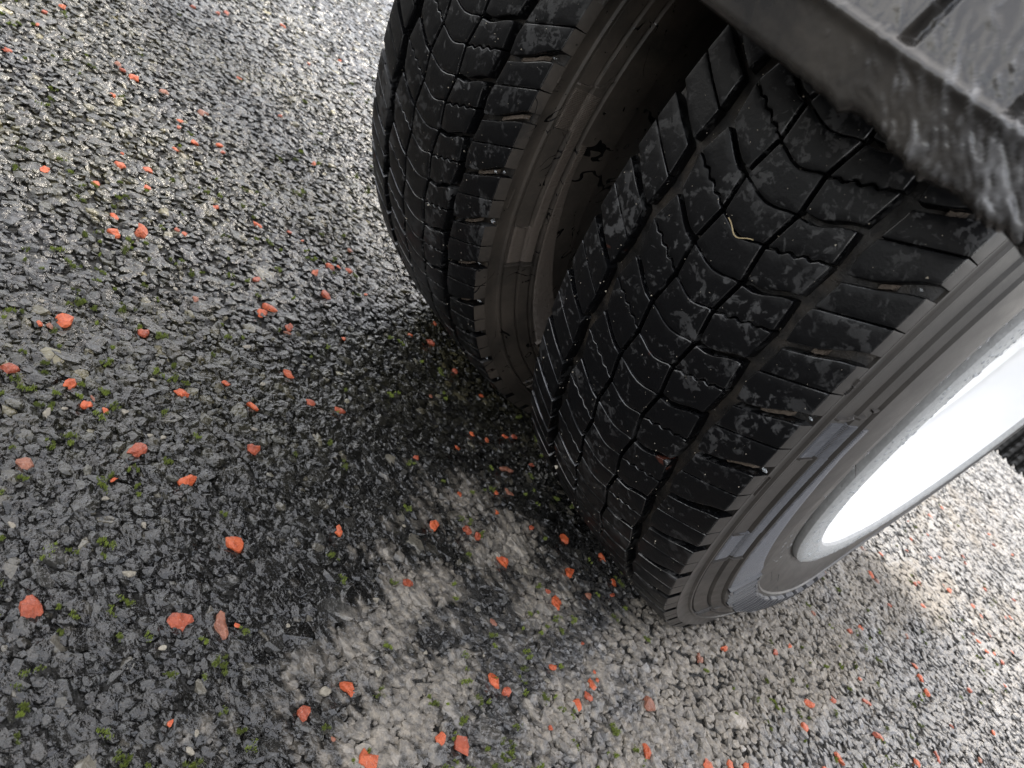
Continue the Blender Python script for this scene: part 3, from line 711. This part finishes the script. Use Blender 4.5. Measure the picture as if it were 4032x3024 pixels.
        link('vent_hair', mesh_np('vent_hair', np.array(v), fs, [M_GROOVE]), w)
    return w
def lathe(sec, n, name, mat, sharp=35):
    ph = np.linspace(0, 2 * math.pi, n, endpoint=False); a = np.array(sec)
    v = np.stack([np.repeat(a[:, 0][:, None], n, 1), -a[:, 1][:, None] * np.sin(ph)[None], -a[:, 1][:, None] * np.cos(ph)[None]], 2).reshape(-1, 3)
    i, j = np.meshgrid(np.arange(len(sec) - 1), np.arange(n), indexing='ij'); j2 = (j + 1) % n
    fc = np.stack([i * n + j, (i + 1) * n + j, (i + 1) * n + j2, i * n + j2], 2).reshape(-1, 4)
    return mesh_np(name, v, fc, [mat], True, sharp)
near = make_wheel('wheel', 0, 89.66, False)
near['label'] = 'nearer tyre of the twin pair, with grey shoulder and white dished rim'
far_w = make_wheel('wheel', -.2363, 83.89, True)
far_w['label'] = 'inner tyre of the twin pair, its sidewall streaked with brown mud'
link('rim_flange', lathe([(.0885, .2354), (.0915, .2360), (.0935, .2354), (.0948, .2335), (.0956, .2300), (.0959, .2220), (.0957, .2165), (.0948, .2138), (.0925, .2128)], 256, 'rim_flange', M_FLANGE), near)
link('rim_dish', lathe([(.0925, .2128), (.086, .2118), (.074, .2108), (.070, .2085), (.062, .2078), (.058, .2050), (.044, .2040), (.038, .1990), (.020, .1975), (.014, .1930), (.000, .1920), (-.002, .1900), (-.006, .1820), (-.020, .1600), (-.030, .1300), (-.030, .1000), (-.022, .0850), (.02, .0800), (.024, .0700), (.024, .0)], 256, 'rim_dish', M_WHITE), near)
for k in range(6):
    a = k * math.pi / 3
    bm = bmesh.new(); bmesh.ops.create_cone(bm, cap_ends=True, segments=6, radius1=.013, radius2=.011, depth=.024, matrix=Matrix.Rotation(math.pi / 2, 4, 'Y'))
    me = bpy.data.meshes.new('wheel_nut'); bm.to_mesh(me); bm.free(); me.materials.append(M_STEEL)
    link('wheel_nut', me, near, (-.018, .112 * math.sin(a), .112 * math.cos(a)))
link('rim_dish', lathe([(-.09, .215), (-.05, .2), (.03, .19), (.05, .12), (.05, 0)], 96, 'rim_dish', M_STEEL), far_w)  # plain dark disc for the hidden inner rim, added to block light
# water drops on the flange and bead
dv, df, off = [], [], 0
fl_r = [.2138, .2155, .22, .227, .232, .235]; fl_x = [.0948, .0956, .0959, .0957, .0950, .0935]
for i in range(1500):
    a = random.uniform(0, 2 * math.pi); r = random.uniform(.2175, .2345) if random.random() < .72 else random.uniform(.236, .262)
    x = float(np.interp(r, fl_r, fl_x)) if r < .236 else float(prof(r))
    s = random.uniform(.0005, .0014) * (1.0 if r < .236 else .7)
    p = np.array([x, -r * math.sin(a), -r * math.cos(a)])
    dv.append(DV * s * np.array([.55, 1, 1.15]) + p); df.append(DF + off); off += len(DV)
drops = link('water_drops', mesh_np('water_drops', np.concatenate(dv), np.concatenate(df), [M_WATER], True), near); tag(drops, kind='stuff')

# axle and hub between the wheels
def cyl(name, p0, p1, r0, r1, n, mat, parent):
    p0, p1 = Vector(p0), Vector(p1); d = (p1 - p0)
    bm = bmesh.new(); bmesh.ops.create_cone(bm, cap_ends=True, segments=n, radius1=r0, radius2=r1, depth=d.length, matrix=Matrix.Translation((p0 + p1) / 2) @ d.to_track_quat('Z', 'Y').to_matrix().to_4x4())
    me = bpy.data.meshes.new(name); bm.to_mesh(me); bm.free(); me.materials.append(mat); me.shade_smooth(); me.set_sharp_from_angle(angle=R_(40)); return link(name, me, parent)
cyl('axle', (-1.55, 0, ZC), (-.15, 0, ZC), .045, .045, 24, M_STEEL, vehicle)

# ------------------------------------------------------------------ mudguard in front of and over the wheels
def guard_front():
    """front face of the guard: lower lip band, crease and ribbed panel above, worn edge and scratched, wet surface"""
    x0, x1 = -.52, .110
    xs = np.concatenate([np.arange(x0, -.12, .006), np.arange(-.12, x1 + 1e-6, .0008)])
    zs = np.concatenate([np.arange(0, .075, .0008), np.arange(.075, .21, .006)])
    X, Zr = np.meshgrid(xs, zs)
    wear = np.clip((X + .0) / .06, 0, 1) * np.clip((.116 - X) / .012, .2, 1)
    rr = np.random.default_rng(4)
    n1 = np.interp(xs, np.arange(-.6, .2, .0035), rr.normal(0, 1, len(np.arange(-.6, .2, .0035)))); n2 = np.interp(xs, np.arange(-.6, .2, .0013), rr.normal(0, 1, len(np.arange(-.6, .2, .0013))))
    edge = (.0006 * n1 + .0003 * n2) * wear[0] + .0018 * np.exp(-((xs - .055) / .008) ** 2) - .0014 * np.exp(-((xs - .073) / .006) ** 2) + .0004
    Z = .350 + Zr + edge[None, :] * np.clip(1 - Zr / .01, 0, 1)
    # section: lip leans out to the crease, panel above leans back
    y = -.4457 - .0065 * np.clip(Zr / .021, 0, 1) + .10 * np.clip((Zr - .021) / .19, 0, 1) ** 1.6
    crease = -.0022 * np.exp(-((Zr - .021) / .0022) ** 2)
    Y = y + crease
    for gx in (-.105, -.066, -.027, .012, .050, .088):
        g = .008 * np.clip(1 - (np.abs(X - gx) - .0024) / .0012, 0, 1)
        Y = Y + g * np.clip((Zr - .0235) / .003, 0, 1)
    # rounded lower edge and outer corner
    Y = Y + .0035 * np.clip(1 - Zr / .0035, 0, 1) ** 2 + .006 * np.clip(1 - (x1 - X) / .005, 0, 1) ** 2
    # scratches, scuffs and water running over it
    H = np.zeros_like(X)
    for i in range(1100):
        cx = .11 - abs(rr.normal(0, .034)); cz = abs(rr.normal(0, .030)) if rr.random() < .8 else rr.uniform(.02, .085); 
        if cx < -.02: continue
        L = rr.uniform(.0006, .0018) if rr.random() < .55 else rr.uniform(.002, .0065); w = rr.uniform(.00035, .00065); a = R_(rr.normal(133, 13))
        ca, sa = math.cos(a), math.sin(a)
        i0, i1 = np.searchsorted(xs, (cx - .016, cx + .016)); k0, k1 = np.searchsorted(zs, (cz - .016, cz + .016))
        if i1 - i0 < 2 or k1 - k0 < 2: continue
        dx = X[k0:k1, i0:i1] - cx; dz = Zr[k0:k1, i0:i1] - cz
        u = (dx * ca + dz * sa) / L; v = (-dx * sa + dz * ca) / w
        H[k0:k1, i0:i1] += rr.uniform(.0002, .0007) * np.exp(-u ** 2 - v ** 2)
    H *= np.clip((Zr - .0004) / .0022, 0, 1)
    Y = Y - H
    n, mcol = X.shape
    v = np.stack([X, Y, Z], 2).reshape(-1, 3)
    i, j = np.meshgrid(np.arange(n - 1), np.arange(mcol - 1), indexing='ij')
    fc = np.stack([i * mcol + j, i * mcol + j + 1, (i + 1) * mcol + j + 1, (i + 1) * mcol + j], 2).reshape(-1, 4)
    me = mesh_np('mudguard', v, fc, [M_GUARD], True)
    at = me.attributes.new('scuff', 'FLOAT', 'POINT'); at.data.foreach_set('value', np.clip((H - .0003) / .0008, 0, 1).ravel().astype(np.float32))
    return me
mg = link('mudguard', guard_front(), vehicle)
mg['label'] = 'scuffed wet dark mudguard with a frayed lower edge'
so_ = mg.modifiers.new('thickness', 'SOLIDIFY'); so_.thickness = .0035; so_.offset = -1
# arch shell above the tyres and outer side skirt
def strip(name, pts_yz, x0, x1, mat, th, parent, nx=2):
    v, fs = [], []
    xs = np.linspace(x0, x1, nx); n = len(pts_yz)
    for x in xs:
        for y, z in pts_yz: v.append((x, y, z))
    for a in range(nx - 1):
        for b in range(n - 1): fs.append((a * n + b, a * n + b + 1, (a + 1) * n + b + 1, (a + 1) * n + b))
    me = mesh_np(name, np.array(v), fs, [mat], True, 40); o = link(name, me, parent)
    s = o.modifiers.new('thickness', 'SOLIDIFY'); s.thickness = th; s.offset = 0; return o
arc = [(-.345, .560)] + [(-.41 * math.cos(t), .325 + .41 * math.sin(t)) for t in np.linspace(R_(40), R_(180 - 5), 20)]
strip('arch_shell', arc, -.52, .110, M_UNDER, .004, mg)
# skirt: outer side face from the corner rearwards
sk = [(-.4400, .3510), (-.4400, .42), (-.42, .50), (-.35, .60), (-.33, .80), (.62, .80), (.62, .60), (.47, .50)]
inner = [(-.4400, .3510), (-.428, .350)] + [(-.428 * math.cos(t), .335 + .428 * math.sin(t)) for t in np.linspace(R_(4), R_(176), 24)]
v = [(.1105, y, z) for y, z in inner]
top = [(-.452, .371), (-.440, .43)] + [(-.47 * math.cos(t), .335 + .47 * math.sin(t)) for t in np.linspace(R_(10), R_(176), 24)]
v += [(.1125, y, z) for y, z in top]
n = len(inner); fs = [(i, i + 1, n + i + 1, n + i) for i in range(n - 1)]
sk_o = link('arch_lip', mesh_np('arch_lip', np.array(v), fs, [M_GUARD], True, 50), mg)
s = sk_o.modifiers.new('thickness', 'SOLIDIFY'); s.thickness = .003; s.offset = 0
def box(name, lo, hi, mat, parent):
    bm = bmesh.new(); bmesh.ops.create_cube(bm, size=1)
    for q in bm.verts: q.co = Vector([lo[i] + (q.co[i] + .5) * (hi[i] - lo[i]) for i in range(3)])
    bmesh.ops.bevel(bm, geom=bm.edges, offset=.008, segments=2, affect='EDGES')
    me = bpy.data.meshes.new(name); bm.to_mesh(me); bm.free(); me.materials.append(mat); return link(name, me, parent)
# ribbed rubber mud flap behind the wheels
FLx0, FLx1, FLy, FLz = -.36, .165, .50, .180
v, fs = [], []
fx = np.arange(FLx0, FLx1, .0022); fz = np.arange(0, .36, .0022)
X, Zr = np.meshgrid(fx, fz)
kn = np.clip(np.cos(X * 2 * math.pi / .0125), 0, 1) ** .7 * (.55 + .45 * np.clip(np.cos(Zr * 2 * math.pi / .010), 0, 1))
Z = FLz + Zr + .0022 * np.sin(X * 2 * math.pi / .0125) * (Zr < .004)
Y = FLy - .0045 * kn + .02 * (Zr / .36)
vv = np.stack([X, Y, Z], 2).reshape(-1, 3); n, mc_ = X.shape
i, j = np.meshgrid(np.arange(n - 1), np.arange(mc_ - 1), indexing='ij')
fc = np.stack([i * mc_ + j, i * mc_ + j + 1, (i + 1) * mc_ + j + 1, (i + 1) * mc_ + j], 2).reshape(-1, 4)
fl = link('mud_flap', mesh_np('mud_flap', vv, fc, [M_FLAP], True), vehicle)
s = fl.modifiers.new('thickness', 'SOLIDIFY'); s.thickness = .008; s.offset = -1

# ------------------------------------------------------------------ a straw stalk stuck to the tread
def tube(name, pts, rad, mat, parent=None):
    v, fs = [], []
    for i, p in enumerate(pts):
        for k in range(6):
            a = k * math.pi / 3; v.append((p[0] + rad * math.cos(a), p[1] + rad * math.sin(a) * .7, p[2] + rad * math.sin(a)))
    for i in range(len(pts) - 1):
        for k in range(6): fs.append((i * 6 + k, i * 6 + (k + 1) % 6, i * 6 + 6 + (k + 1) % 6, i * 6 + 6 + k))
    return link(name, mesh_np(name, np.array(v), fs, [mat], True), parent)
sp = []
for t in np.linspace(0, 1, 12):
    x = -9.5 + 16.5 * t; ph = 84.2 - .55 * math.sin(math.pi * t) + .12 * math.sin(9 * t) ; r = float(crown(x / 1000)) + .0004
    sp.append((x / 1000, -r * math.sin(R_(ph)), ZC - r * math.cos(R_(ph))))
stalk = tube('straw_stalk', sp, .0003, M_STRAW)
tag(stalk, 'short curved pale straw stalk stuck to the tread of the nearer tyre', 'straw')
